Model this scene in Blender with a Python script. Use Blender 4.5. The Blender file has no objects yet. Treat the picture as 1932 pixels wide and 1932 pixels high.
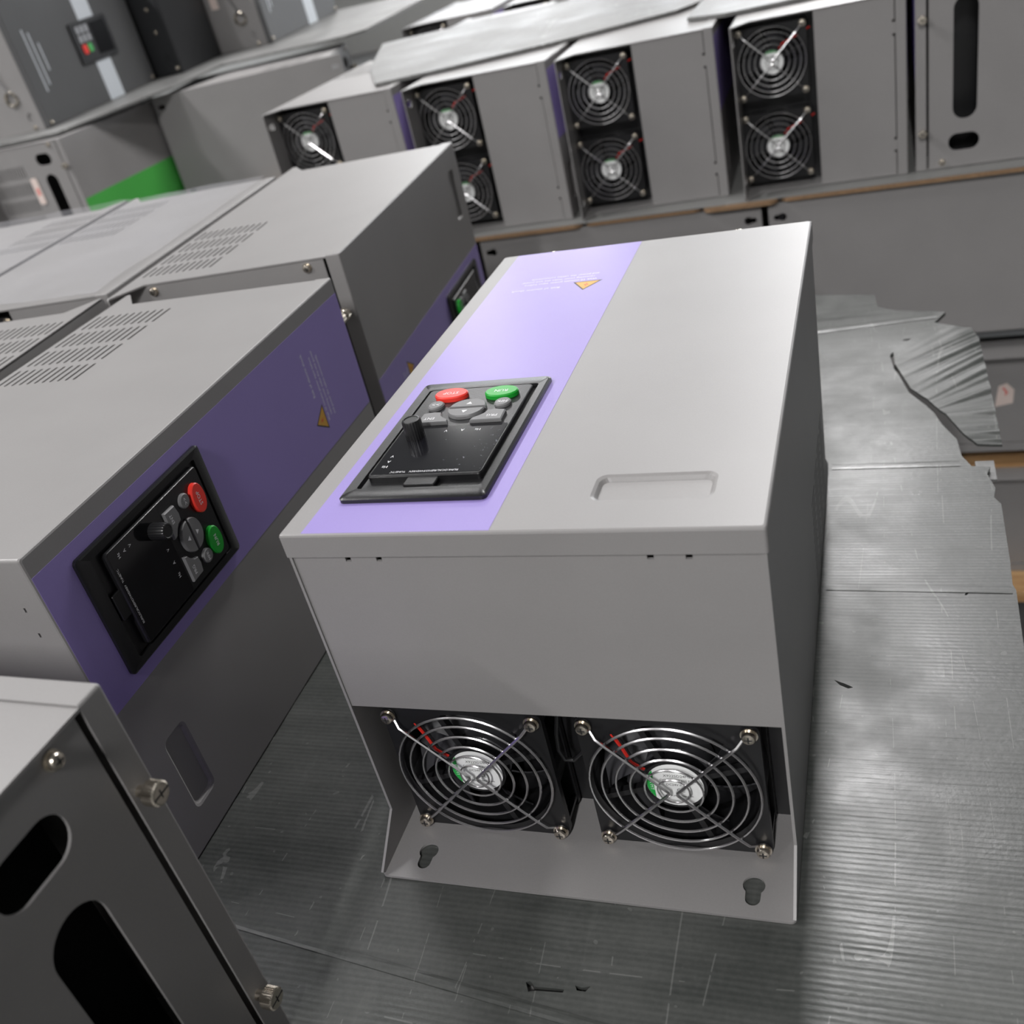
import bpy, bmesh, math, random
from mathutils import Matrix, Vector

# ------------------------------------------------------------------ camera, world, lights, exposure
sc = bpy.context.scene
COL = sc.collection
S = 0.001                                   # everything below is written in millimetres
PI = math.pi

cam_d = bpy.data.cameras.new('camera')
cam = bpy.data.objects.new('camera', cam_d); COL.objects.link(cam)
CR = ((0.93545, 0.28223, -0.21279), (-0.02328, -0.55152, -0.83383), (-0.35269, 0.78496, -0.50935))
cam.matrix_world = Matrix(((CR[0][0], -CR[1][0], -CR[2][0], 0.27441),
                           (CR[0][1], -CR[1][1], -CR[2][1], -0.33874),
                           (CR[0][2], -CR[1][2], -CR[2][2], 0.44550),
                           (0, 0, 0, 1)))
cam_d.sensor_width = 36.0
cam_d.lens = 36.0 * 1896.77 / 1932.0
cam_d.clip_start = 0.01; cam_d.clip_end = 60
cam_d.dof.use_dof = True
cam_d.dof.focus_distance = 0.56
cam_d.dof.aperture_fstop = 10.0
sc.camera = cam

w = bpy.data.worlds.new('world'); sc.world = w; w.use_nodes = True
bg = w.node_tree.nodes['Background']
bg.inputs[0].default_value = (0.93, 0.96, 1.0, 1); bg.inputs[1].default_value = 0.03

def tube_light(x, y, z, power, lx=0.18, ly=1.4):
    d = bpy.data.lights.new('ceiling_tube', 'AREA'); d.shape = 'RECTANGLE'; d.size = lx; d.size_y = ly
    d.energy = power; d.color = (1.0, 0.985, 0.985)
    o = bpy.data.objects.new('ceiling_tube', d); COL.objects.link(o); o.location = (x, y, z)
    return o
# rows of fluorescent battens over the workshop, with one added fill lamp
for lx_, rows in ((0.12, ((2.7, 92), (6.2, 100), (9.6, 100))),
                  (-1.5, ((2.2, 26),)),
                  (-2.6, ((-3.0, 105), (0.4, 102), (6.2, 55), (9.6, 60)))):  # lamp beside the sheet is an added fill for the left-hand drive tops
    for ly_, pw in rows:
        tube_light(lx_, ly_, 2.7, pw)
tube_light(0.25, -3.0, 2.7, 138)

sc.view_settings.view_transform = 'Standard'
sc.view_settings.look = 'None'
sc.view_settings.gamma = 1.0
sc.view_settings.use_curve_mapping = False
sc.view_settings.exposure = 0.0

# ------------------------------------------------------------------ materials
def new_mat(name):
    m = bpy.data.materials.new(name); m.use_nodes = True
    nt = m.node_tree
    return m, nt, nt.nodes['Principled BSDF']

def coords(nt, out='Object'):
    return nt.nodes.new('ShaderNodeTexCoord').outputs[out]

def noise(nt, vec, scale, detail=2.0, rough=0.5):
    n = nt.nodes.new('ShaderNodeTexNoise'); n.inputs['Scale'].default_value = scale
    n.inputs['Detail'].default_value = detail; n.inputs['Roughness'].default_value = rough
    nt.links.new(vec, n.inputs['Vector']); return n.outputs['Fac']

def ramp(nt, fac, stops):
    r = nt.nodes.new('ShaderNodeValToRGB'); e = r.color_ramp.elements
    while len(e) > 1: e.remove(e[-1])
    e[0].position, e[0].color = stops[0][0], (*stops[0][1], 1)
    for p, c in stops[1:]:
        q = e.new(p); q.color = (*c, 1)
    nt.links.new(fac, r.inputs['Fac']); return r.outputs['Color']

def bump(nt, b, height, strength, dist):
    n = nt.nodes.new('ShaderNodeBump'); n.inputs['Strength'].default_value = strength
    n.inputs['Distance'].default_value = dist
    nt.links.new(height, n.inputs['Height']); nt.links.new(n.outputs['Normal'], b.inputs['Normal'])

def math_n(nt, op, a, b=None):
    n = nt.nodes.new('ShaderNodeMath'); n.operation = op
    for i, v in enumerate((a, b)):
        if v is None: continue
        if isinstance(v, (int, float)): n.inputs[i].default_value = v
        else: nt.links.new(v, n.inputs[i])
    return n.outputs[0]

def painted(name, col, rough=0.42, var=0.05, spec=0.5, grain=1800, gs=0.12):
    """powder-coated sheet metal: slight colour drift and a fine orange-peel grain"""
    m, nt, b = new_mat(name)
    v = coords(nt)
    f = math_n(nt, 'ADD', math_n(nt, 'MULTIPLY', noise(nt, v, 14, 3), 0.6), math_n(nt, 'MULTIPLY', noise(nt, v, 1100, 1), 0.4))
    c0 = tuple(c * (1 - var) for c in col); c1 = tuple(min(1, c * (1 + var)) for c in col)
    nt.links.new(ramp(nt, f, ((0.3, c0), (0.7, c1))), b.inputs['Base Color'])
    b.inputs['Roughness'].default_value = rough
    b.inputs['Specular IOR Level'].default_value = spec
    bump(nt, b, noise(nt, v, grain, 1), gs, 0.0002)
    return m

def plain(name, col, rough=0.5, metal=0.0, spec=0.5, var=0.04, scale=60):
    m, nt, b = new_mat(name)
    f = noise(nt, coords(nt), scale, 2)
    nt.links.new(ramp(nt, f, ((0.3, tuple(c * (1 - var) for c in col)), (0.7, tuple(min(1, c * (1 + var)) for c in col)))),
                 b.inputs['Base Color'])
    b.inputs['Roughness'].default_value = rough; b.inputs['Metallic'].default_value = metal
    b.inputs['Specular IOR Level'].default_value = spec
    return m

M = {}
M['paint'] = painted('grey_powder_coat', (0.262, 0.254, 0.251), 0.40)
M['paint_in'] = painted('grey_powder_coat_inner', (0.235, 0.235, 0.228), 0.5)
M['purple'] = painted('purple_stripe_paint', (0.29, 0.228, 0.54), 0.34, 0.03)
M['green_stripe'] = painted('green_stripe_paint', (0.07, 0.42, 0.07), 0.4, 0.03)
M['white_stripe'] = painted('white_stripe_paint', (0.62, 0.66, 0.70), 0.4, 0.03)
M['dark_paint'] = painted('charcoal_powder_coat', (0.10, 0.105, 0.108), 0.42)
M['black'] = plain('black_plastic', (0.012, 0.012, 0.013), 0.33)
M['black_coat'] = painted('black_powder_coat', (0.025, 0.026, 0.028), 0.4)
M['bezel'] = painted('textured_black_plastic', (0.009, 0.009, 0.010), 0.30, 0.1, 0.5, 1300, 0.35)
M['key_grey'] = plain('grey_rubber', (0.17, 0.17, 0.172), 0.45)
M['red'] = plain('red_rubber', (0.85, 0.045, 0.03), 0.35)
M['green'] = plain('green_rubber', (0.01, 0.33, 0.03), 0.35)
M['print'] = plain('white_print', (0.78, 0.78, 0.80), 0.5)
M['ink'] = plain('black_ink', (0.03, 0.03, 0.03), 0.6)
M['amber'] = plain('amber_print', (0.62, 0.34, 0.05), 0.5)
M['orange'] = plain('orange_red_print', (0.65, 0.12, 0.03), 0.5)
M['label_green'] = plain('green_label_print', (0.02, 0.42, 0.07), 0.45)
M['label'] = plain('label_paper', (0.88, 0.89, 0.88), 0.75, spec=0.2)
M['chrome'] = plain('chromed_wire', (0.72, 0.71, 0.72), 0.25, 1.0)
M['nickel'] = plain('nickel_plated_steel', (0.70, 0.64, 0.55), 0.24, 1.0)
M['wire_red'] = plain('red_wire_sleeve', (0.72, 0.03, 0.02), 0.35)
M['rotor'] = plain('rotor_plastic', (0.05, 0.05, 0.054), 0.28)
M['fin'] = plain('heatsink_aluminium', (0.30, 0.31, 0.33), 0.45, 0.8)
M['tag'] = plain('paper_tag', (0.72, 0.60, 0.55), 0.7)
M['tag_red'] = plain('red_stamp', (0.70, 0.16, 0.14), 0.7)

def mat_screen():
    m, nt, b = new_mat('display_window')
    v = coords(nt)
    f = noise(nt, v, 420, 4, 0.65)
    sep = nt.nodes.new('ShaderNodeSeparateXYZ'); nt.links.new(v, sep.inputs[0])
    g = noise(nt, v, 60, 2)
    # peeling protective film: whitish flecks over one half of the window
    fl = math_n(nt, 'ADD', f, math_n(nt, 'MULTIPLY', g, 0.35))
    side = math_n(nt, 'MULTIPLY', math_n(nt, 'SUBTRACT', sep.outputs[0], 0.066), 5.0)
    fl = math_n(nt, 'ADD', fl, side)
    nt.links.new(ramp(nt, fl, ((0.90, (0.008, 0.008, 0.010)), (0.94, (0.22, 0.23, 0.26)))), b.inputs['Base Color'])
    b.inputs['Roughness'].default_value = 0.12
    return m
M['screen'] = mat_screen()
M['screen_clean'] = plain('clear_black_window', (0.006, 0.006, 0.007), 0.10)

def mat_sheet(name, base, light, pitch, rough, scratch=0.16):
    """corrugated plastic sheet: flutes along X, scuffs, hair scratches and chalky drag marks"""
    m, nt, b = new_mat(name)
    v = coords(nt)
    sep = nt.nodes.new('ShaderNodeSeparateXYZ'); nt.links.new(v, sep.inputs[0])
    warp = math_n(nt, 'MULTIPLY', noise(nt, v, 11, 2), 0.0022)
    wav = math_n(nt, 'SINE', math_n(nt, 'MULTIPLY', math_n(nt, 'ADD', sep.outputs[1], warp), 2 * PI / (pitch * S)))
    def stretched(sx, sy, rot, sc, det):
        mp = nt.nodes.new('ShaderNodeMapping'); mp.inputs['Scale'].default_value = (sx, sy, 1)
        mp.inputs['Rotation'].default_value = (0, 0, rot); nt.links.new(v, mp.inputs[0])
        return noise(nt, mp.outputs[0], sc, det, 0.6)
    streak = stretched(3, 60, 0, 1.6, 4)
    blot = noise(nt, v, 9, 5, 0.62)
    fine = noise(nt, v, 260, 3, 0.7)
    f = math_n(nt, 'ADD', math_n(nt, 'MULTIPLY', streak, 0.3), math_n(nt, 'MULTIPLY', blot, 0.45))
    f = math_n(nt, 'ADD', f, math_n(nt, 'MULTIPLY', fine, 0.25))
    f = math_n(nt, 'ADD', f, math_n(nt, 'MULTIPLY', wav, 0.035))
    col = ramp(nt, f, ((0.36, base), (0.66, light)))
    tot = None
    for k, (sx, sy, rot, lvl, wd) in enumerate(((10, 0.8, 0.25, 0.5, 0.0026), (9, 0.7, -0.45, 0.46, 0.0022), (0.8, 10, 0.12, 0.53, 0.0022), (13, 1.2, 0.8, 0.5, 0.0028))):
        n_ = stretched(sx, sy, rot, 1.7, 0.0)               # contour lines of a stretched noise read as long scratches
        d = math_n(nt, 'ABSOLUTE', math_n(nt, 'SUBTRACT', n_, lvl))
        line = math_n(nt, 'LESS_THAN', d, wd)
        gate = math_n(nt, 'GREATER_THAN', noise(nt, v, 16 + 5*k, 3, 0.7), 0.545)
        q = math_n(nt, 'MULTIPLY', line, gate)
        tot = q if tot is None else math_n(nt, 'MAXIMUM', tot, q)
    speck = math_n(nt, 'MULTIPLY', math_n(nt, 'GREATER_THAN', noise(nt, v, 150, 1), 0.765), 0.7)
    chalk = ramp(nt, stretched(42, 5, 0.35, 1.4, 6), ((0.60, (0, 0, 0)), (0.78, (0.4, 0.4, 0.4))))
    tot = math_n(nt, 'MAXIMUM', math_n(nt, 'MAXIMUM', tot, speck), chalk)
    mix = nt.nodes.new('ShaderNodeMixRGB'); mix.blend_type = 'ADD'; mix.inputs[0].default_value = 1.0
    sc_ = nt.nodes.new('ShaderNodeMixRGB'); sc_.inputs[1].default_value = (0, 0, 0, 1); sc_.inputs[2].default_value = (scratch, scratch, scratch*0.96, 1)
    nt.links.new(tot, sc_.inputs[0]); nt.links.new(sc_.outputs[0], mix.inputs[2])
    nt.links.new(col, mix.inputs[1]); nt.links.new(mix.outputs[0], b.inputs['Base Color'])
    rr = nt.nodes.new('ShaderNodeMapRange'); rr.inputs[1].default_value = 0.35; rr.inputs[2].default_value = 0.65
    rr.inputs[3].default_value = rough - 0.1; rr.inputs[4].default_value = rough + 0.1
    nt.links.new(blot, rr.inputs[0]); nt.links.new(rr.outputs[0], b.inputs['Roughness'])
    h = math_n(nt, 'ADD', math_n(nt, 'MULTIPLY', wav, 0.03), math_n(nt, 'MULTIPLY', streak, 0.45))
    h = math_n(nt, 'ADD', h, math_n(nt, 'MULTIPLY', fine, 0.12))
    bump(nt, b, h, 0.5, 0.0016)
    return m
M['sheet'] = mat_sheet('corrugated_plastic', (0.036, 0.040, 0.037), (0.088, 0.091, 0.086), 3.4, 0.40, 0.06)
M['sheet_pale'] = mat_sheet('pale_corrugated_plastic', (0.12, 0.12, 0.118), (0.21, 0.21, 0.205), 4.0, 0.5, 0.1)
M['dark_front'] = painted('dark_grey_front', (0.085, 0.086, 0.088), 0.45)  # drive grey darkened in colour to stand in for shade on the front
M['key_pale'] = plain('pale_grey_keys', (0.36, 0.37, 0.39), 0.5)
M['green_pale'] = plain('light_green_key', (0.08, 0.45, 0.12), 0.4)
M['sheet_edge'] = plain('corrugated_plastic_edge', (0.05, 0.052, 0.05), 0.6)
M['card'] = plain('brown_cardboard', (0.25, 0.155, 0.085), 0.85, var=0.15, scale=300)

def mat_wood():
    m, nt, b = new_mat('pallet_wood')
    v = coords(nt)
    mp = nt.nodes.new('ShaderNodeMapping'); mp.inputs['Scale'].default_value = (2, 25, 25); nt.links.new(v, mp.inputs[0])
    f = noise(nt, mp.outputs[0], 3, 5, 0.6)
    nt.links.new(ramp(nt, f, ((0.3, (0.38, 0.20, 0.08)), (0.7, (0.62, 0.40, 0.20)))), b.inputs['Base Color'])
    b.inputs['Roughness'].default_value = 0.75
    return m
M['wood'] = mat_wood()
M['wall_white'] = painted('pale_emulsion', (0.36, 0.36, 0.35), 0.7, 0.03, 0.3, 200, 0.1)
M['wall_grey'] = painted('grey_emulsion', (0.16, 0.16, 0.165), 0.6, 0.05, 0.3, 200, 0.1)
def mat_glow():  # glow of the unseen panes added in the back wall
    m, nt, b = new_mat('overcast_daylight_pane')
    b.inputs['Base Color'].default_value = (0.7, 0.75, 0.8, 1)
    b.inputs['Emission Color'].default_value = (0.92, 0.96, 1.0, 1); b.inputs['Emission Strength'].default_value = 6.5
    return m
M['daylight'] = mat_glow()
M['floor'] = painted('concrete_floor', (0.12, 0.12, 0.12), 0.55, 0.2, 0.4, 90, 0.2)

def mat_film():
    m, nt, b = new_mat('translucent_film')
    out = nt.nodes['Material Output']
    v = coords(nt)
    tr = nt.nodes.new('ShaderNodeBsdfTransparent')
    mix = nt.nodes.new('ShaderNodeMixShader')
    f = noise(nt, v, 6, 3)
    mr = nt.nodes.new('ShaderNodeMapRange'); mr.inputs[1].default_value = 0.3; mr.inputs[2].default_value = 0.7
    mr.inputs[3].default_value = 0.10; mr.inputs[4].default_value = 0.24
    nt.links.new(f, mr.inputs[0]); nt.links.new(mr.outputs[0], mix.inputs[0])
    b.inputs['Base Color'].default_value = (0.62, 0.62, 0.66, 1); b.inputs['Roughness'].default_value = 0.3
    nt.links.new(tr.outputs[0], mix.inputs[1]); nt.links.new(b.outputs[0], mix.inputs[2])
    nt.links.new(mix.outputs[0], out.inputs['Surface'])
    return m
M['film'] = mat_film()

# ------------------------------------------------------------------ mesh helpers
class MB:
    """collects shapes (mm) and builds one mesh"""
    def __init__(s): s.v = []; s.f = []; s.m = []
    def add(s, vs, fs, mi=0):
        o = len(s.v); s.v += [tuple(p) for p in vs]
        s.f += [tuple(o + i for i in f) for f in fs]; s.m += [mi] * len(fs); return s
    def box(s, a, b, mi=0):
        x0, y0, z0 = a; x1, y1, z1 = b
        return s.add([(x0,y0,z0),(x1,y0,z0),(x1,y1,z0),(x0,y1,z0),(x0,y0,z1),(x1,y0,z1),(x1,y1,z1),(x0,y1,z1)],
                     [(0,3,2,1),(4,5,6,7),(0,1,5,4),(1,2,6,5),(2,3,7,6),(3,0,4,7)], mi)
    def loft(s, rings, cap0=True, cap1=True, mi=0):
        n = len(rings[0]); vs = [p for r in rings for p in r]; fs = []
        for k in range(len(rings) - 1):
            for i in range(n):
                j = (i + 1) % n
                fs.append((k*n+i, k*n+j, (k+1)*n+j, (k+1)*n+i))
        if cap0: fs.append(tuple(reversed(range(n))))
        if cap1: fs.append(tuple((len(rings)-1)*n + i for i in range(n)))
        return s.add(vs, fs, mi)
    def prism(s, poly, z0, z1, ch=0.0, mi=0):
        """poly (x,y) ccw extruded in z with a chamfered top"""
        cx = sum(p[0] for p in poly)/len(poly); cy = sum(p[1] for p in poly)/len(poly)
        def ins(p, d):
            l = math.hypot(p[0]-cx, p[1]-cy) or 1
            return (p[0]-(p[0]-cx)/l*d, p[1]-(p[1]-cy)/l*d)
        rs = [[(x,y,z0) for x,y in poly], [(x,y,z1-ch) for x,y in poly]]
        if ch: rs.append([(*ins(p, ch), z1) for p in poly])
        return s.loft(rs, mi=mi)
    def lathe(s, prof, c, axis='z', n=20, mi=0, knurl=0.0):
        """prof: (r, h) list along axis from c"""
        rs = []
        for r, h in prof:
            ring = []
            for i in range(n):
                a = 2*PI*i/n; rr = r - (knurl if (i % 2 and r > 2) else 0)
                u, v_ = rr*math.cos(a), rr*math.sin(a)
                if axis == 'z': ring.append((c[0]+u, c[1]+v_, c[2]+h))
                elif axis == '-y': ring.append((c[0]+u, c[1]-h, c[2]+v_))
                elif axis == '+y': ring.append((c[0]-u, c[1]+h, c[2]+v_))
                else: ring.append((c[0]+h, c[1]+u, c[2]+v_))
            rs.append(ring)
        return s.loft(rs, mi=mi)
    def tube(s, pts, r, n=6, closed=False, mi=0):
        P = [Vector(p) for p in pts]; rs = []; N = None
        for i, p in enumerate(P):
            if closed: t = (P[(i+1) % len(P)] - P[i-1]).normalized()
            else: t = (P[min(i+1, len(P)-1)] - P[max(i-1, 0)]).normalized()
            if N is None:
                N = t.orthogonal().normalized()
            else:
                N = (N - t*N.dot(t)).normalized()
            B = t.cross(N)
            rs.append([tuple(p + N*(r*math.cos(2*PI*k/n)) + B*(r*math.sin(2*PI*k/n))) for k in range(n)])
        if closed: return s.loft(rs + [rs[0]], False, False, mi)
        return s.loft(rs, True, True, mi)
    def mesh(s, name, mats, smooth=False):
        me = bpy.data.meshes.new(name)
        me.from_pydata([(x*S, y*S, z*S) for x, y, z in s.v], [], s.f)
        for m in mats: me.materials.append(M[m])
        me.polygons.foreach_set('material_index', s.m)
        bm = bmesh.new(); bm.from_mesh(me)
        bmesh.ops.recalc_face_normals(bm, faces=bm.faces)
        bm.to_mesh(me); bm.free()
        if smooth:
            me.polygons.foreach_set('use_smooth', [True]*len(me.polygons))
            me.set_sharp_from_angle(angle=math.radians(38))
        me.update(); return me

def plate_mesh(name, outer, holes, t, mats, mapf, extra=None):
    """flat plate with holes from 2D outlines (u,v); thickness t; mapf(u,v,w)->xyz in mm, w in 0..t"""
    cu = bpy.data.curves.new(name, 'CURVE'); cu.dimensions = '2D'; cu.fill_mode = 'BOTH'; cu.extrude = t/2
    for loop in [outer] + holes:
        sp = cu.splines.new('POLY'); sp.points.add(len(loop)-1)
        for p, q in zip(sp.points, loop): p.co = (q[0], q[1], 0, 1)
        sp.use_cyclic_u = True
    ob = bpy.data.objects.new('tmp', cu)
    me = bpy.data.meshes.new_from_object(ob)
    b = MB()
    b.add([mapf(v.co.x, v.co.y, v.co.z + t/2) for v in me.vertices], [tuple(p.vertices) for p in me.polygons])
    bpy.data.objects.remove(ob); bpy.data.curves.remove(cu); bpy.data.meshes.remove(me)
    if extra: extra(b)
    out = b.mesh(name, mats)
    bm = bmesh.new(); bm.from_mesh(out)
    bmesh.ops.remove_doubles(bm, verts=bm.verts, dist=1e-6)
    bmesh.ops.recalc_face_normals(bm, faces=bm.faces); bm.to_mesh(out); bm.free()
    return out

def rect(x0, y0, x1, y1): return [(x0,y0),(x1,y0),(x1,y1),(x0,y1)]
def rrect(x0, y0, x1, y1, r, n=5):
    out = []
    for cx, cy, a0 in ((x1-r, y0+r, -PI/2), (x1-r, y1-r, 0), (x0+r, y1-r, PI/2), (x0+r, y0+r, PI)):
        for k in range(n+1):
            a = a0 + PI/2*k/n; out.append((cx+r*math.cos(a), cy+r*math.sin(a)))
    return out
def circle(cx, cy, r, n=28): return [(cx+r*math.cos(2*PI*i/n), cy+r*math.sin(2*PI*i/n)) for i in range(n)]
def ellipse(cx, cy, rx, ry, n=28): return [(cx+rx*math.cos(2*PI*i/n), cy+ry*math.sin(2*PI*i/n)) for i in range(n)]

def text_mesh(name, items, mat):
    """items: (string, size_mm, matrix in mm) merged as flat print"""
    b = MB()
    for s_, size, mx in items:
        cu = bpy.data.curves.new('t', 'FONT'); cu.body = s_; cu.size = size
        cu.align_x = 'CENTER'; cu.align_y = 'CENTER'; cu.resolution_u = 2
        ob = bpy.data.objects.new('t', cu); me = bpy.data.meshes.new_from_object(ob)
        b.add([tuple(mx @ v.co) for v in me.vertices], [tuple(p.vertices) for p in me.polygons])
        bpy.data.objects.remove(ob); bpy.data.curves.remove(cu); bpy.data.meshes.remove(me)
    me = bpy.data.meshes.new(name)
    me.from_pydata([(x*S, y*S, z*S) for x, y, z in b.v], [], b.f); me.materials.append(M[mat]); me.update()
    return me

def obj(name, me, parent=None, mx=None):
    o = bpy.data.objects.new(name, me); COL.objects.link(o)
    if parent is not None: o.parent = parent
    if mx is not None: o.matrix_basis = mx
    return o
def tag(o, label, cat, group=None):
    o['label'] = label; o['category'] = cat
    if group: o['group'] = group
    return o
def root(name, label, cat, loc, yaw=0.0, group=None, rx=0.0):
    o = bpy.data.objects.new(name, None); COL.objects.link(o); o.empty_display_size = 0.02
    o.location = [c*S for c in loc]; o.rotation_euler = (math.radians(rx), 0, math.radians(yaw))
    return tag(o, label, cat, group)
def struct(name, me):
    o = obj(name, me); o['kind'] = 'structure'; return o

# ------------------------------------------------------------------ floor
struct('floor', MB().box((-6000, -4500, -780), (7000, 12000, -760)).mesh('floor', ['floor']))
struct('ceiling', MB().box((-6000, -4500, 3300), (7000, 12000, 3360)).mesh('ceiling', ['wall_white']))
struct('wall_left', MB().box((-6100, -4500, -760), (-6000, 12000, 3300)).mesh('wall_left', ['wall_white']))
struct('wall_right', MB().box((7000, -4500, -760), (7100, 12000, 3300)).mesh('wall_right', ['wall_grey']))
struct('wall_front', MB().box((-6000, -4600, -760), (7000, -4500, 3300)).mesh('wall_front', ['wall_white']))
wx = [(-5200, -2600), (-2000, 600), (1200, 3800), (4400, 6600)]  # unseen glowing panes added to put a broad sheen on lid and sheet
struct('wall_back', plate_mesh('wall_back', rect(-6000, -760, 7000, 3300), [rect(a_, 300, c_, 2500) for a_, c_ in wx], 100, ['wall_white'],
                               lambda u, v, w_: (u, 12000 + w_, v)))
for i_, (a_, c_) in enumerate(wx):
    wn = MB(); wn.box((a_, 12040, 300), (c_, 12050, 2500))
    wo = struct('window_%d' % (i_+1), wn.mesh('window_pane', ['daylight']))
    fr = MB()
    for k in range(5):
        xx = a_ + (c_-a_)*k/4; fr.box((xx-25, 12000, 300), (xx+25, 12060, 2500))
    fr.box((a_, 12000, 1380), (c_, 12060, 1420))
    obj('window_frame', fr.mesh('window_frame', ['wall_grey']), wo)

# ------------------------------------------------------------------ drive model (local: x across lid, y along, z up; fan end at y=0)
W, L, H, LIP, FL = 228.0, 377.0, 215.5, 13.0, 27.0

def keyhole(cx, cy, sgn):
    out = []
    for i in range(20):                                 # big bore, opening towards the slot
        a = math.radians(-90+44) + math.radians(272)*i/19
        out.append((5.6*math.cos(a), 5.6*math.sin(a)))
    for i in range(9):                                  # slot end
        a = math.radians(180) + math.radians(180)*i/8
        out.append((3.8*math.cos(a), -8.2 + 3.8*math.sin(a)))
    return [(cx + x, cy + (y if sgn > 0 else -y)) for x, y in out]

def screw_mb(b, c, axis, r=3.6):
    b.lathe([(r*1.25, 0), (r*1.25, 0.9), (r*1.02, 0.9), (r*1.02, 1.7), (r, 1.7), (r, 2.9), (r*0.85, 3.7), (r*0.5, 4.1)], c, axis, 18)
    sg = -1 if axis == '-y' else 1
    h0, h1 = c[1] + sg*3.9, c[1] + sg*4.25
    lo, hi = min(h0, h1), max(h0, h1)
    b.box((c[0]-r*0.55, lo, c[2]-0.4), (c[0]+r*0.55, hi, c[2]+0.4), 1)
    b.box((c[0]-0.4, lo, c[2]-r*0.55), (c[0]+0.4, hi, c[2]+r*0.55), 1)

def build_drive_parts():
    P = {}
    # base tray with keyhole slots at both ends
    holes = [keyhole(23, -8, 1), keyhole(205, -8, 1), keyhole(23, L+8, -1), keyhole(205, L+8, -1)]
    P['base_plate'] = plate_mesh('base_plate', rrect(1, -FL, 227, L+FL, 3), holes, 1.5, ['paint'], lambda u, v, w_: (u, v, w_))
    # side panel with four rows of vent slots
    slots = []
    for r_ in range(4):
        y0 = 223.5 + r_*34.3
        for k in range(11):
            z0 = 7.0 + k*7.0; slots.append(rrect(y0, z0, y0+27.4, z0+2.4, 1.15, 2))
    so = [(-FL+3, 0), (L+FL-3, 0), (L+FL, 3.5), (L, 24), (L, 202.3), (1, 202.3), (1, 24), (-FL, 3.5)]
    P['side_a'] = plate_mesh('side_panel', so, slots, 1.5, ['paint'], lambda u, v, w_: (1 + w_, u, v))
    P['side_b'] = plate_mesh('side_panel', so, slots, 1.5, ['paint'], lambda u, v, w_: (225.5 + w_, u, v))
    # fan-end panel, folded under, hinge notches in the upper edge
    top = [(2.5, 103.5), (225.5, 103.5), (225.5, 201.2)]
    for a, b_ in ((196.5, 177), (50.5, 31)):
        top += [(a, 201.2), (a, 198.6), (a-3, 198.6), (a-3, 202.3), (b_+3, 202.3), (b_+3, 198.6), (b_, 198.6), (b_, 201.2)]
    top += [(2.5, 201.2)]
    P['end_panel'] = plate_mesh('fan_end_panel', top, [], 1.5, ['paint'], lambda u, v, w_: (u, 2.0 + w_, v),
                                lambda b: b.box((2.5, 3.5, 103.5), (225.5, 39, 105)))
    P['bay_wall'] = MB().box((2.5, 39, 1.5), (225.5, 40.5, 105)).mesh('fan_bay_wall', ['black'])  # black stands in for the shade inside the fan bay
    # cable-end panel: two slots and vent rows
    hs = [rrect(184, 138, 206, 175.5, 10.6, 7), rrect(18, 141.5, 166, 170.5, 14.4, 8)]
    for r_ in range(5):
        for k in range(15):
            z0 = 10 + k*6.2; x0 = 34 + r_*33; hs.append(rrect(x0, z0, x0+24, z0+2.2, 1.05, 2))
    P['cable_panel'] = plate_mesh('cable_end_panel', rect(2.5, 1.5, 225.5, 199.3), hs, 1.5, ['paint'],
                                  lambda u, v, w_: (u, L - 2.5 + w_, v))
    P['cable_plain'] = plate_mesh('cable_end_panel', rect(2.5, 1.5, 225.5, 199.3), hs[:2], 1.5, ['paint'], lambda u, v, w_: (u, L - 2.5 + w_, v))
    b = MB()
    b.box((2.5, L-60, 1.5), (225.5, L-58.5, 199)); P['inner_wall'] = b.mesh('inner_wall', ['black'])
    b = MB()
    screw_mb(b, (0, 0, 0), '+y', 3.4); P['screw'] = b.mesh('screw', ['nickel', 'ink'], True)
    b = MB()
    b.lathe([(2.6, 0), (2.6, 4.2)], (0, 0, 0), '+y', 14)
    b.lathe([(4.8, 4.2), (5.4, 4.8), (5.4, 10.2), (4.8, 10.9), (4.0, 11.0)], (0, 0, 0), '+y', 64, 0, 0.32)
    b.box((-0.4, 10.7, -4.6), (0.4, 11.08, 4.6), 1); b.box((-2.2, 10.7, -0.35), (2.2, 11.08, 0.35), 1)
    P['thumb'] = b.mesh('thumb_screw', ['nickel', 'ink'])
    # lid: shallow pan with folded edges and a pressed finger grip
    rings = []
    for ins, z in ((0, H-LIP), (0, H-1.3), (0.38, H-0.42), (1.3, H)):
        rings.append([(x, y, z) for x, y in rrect(ins, ins, W-ins, L-ins, 1.5, 3)])
    n = len(rings[0])
    b = MB(); b.loft(rings, False, False)
    rings_i = [[(x, y, z) for x, y in rrect(ins, ins, W-ins, L-ins, 1.5, 3)] for ins, z in ((1.2, H-LIP), (1.2, H-2.5))]
    b.loft(rings_i, False, True)
    b.loft([rings[0], rings_i[0]], False, False)
    g = [[(x, y, H) for x, y in rrect(148.8, 23.2, 204.2, 45.2, 5, 5)],
         [(x, y, H-0.8) for x, y in rrect(150.2, 24.6, 202.8, 43.8, 4.4, 5)],
         [(x, y, H-4.2) for x, y in rrect(153.0, 27.2, 200.2, 41.2, 3.2, 5)],
         [(x, y, H-5.0) for x, y in rrect(154.2, 28.2, 199.0, 40.2, 2.6, 5)]]
    b.loft(g, False, True)
    me = b.mesh('lid', ['paint'])
    bm = bmesh.new(); bm.from_mesh(me); bmesh.ops.remove_doubles(bm, verts=bm.verts, dist=1e-6)
    be = [e for e in bm.edges if len(e.link_faces) == 1 and all(abs(v.co.z - H*S) < 1e-6 for v in e.verts)]
    bmesh.ops.triangle_fill(bm, use_beauty=True, edges=be)
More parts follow.
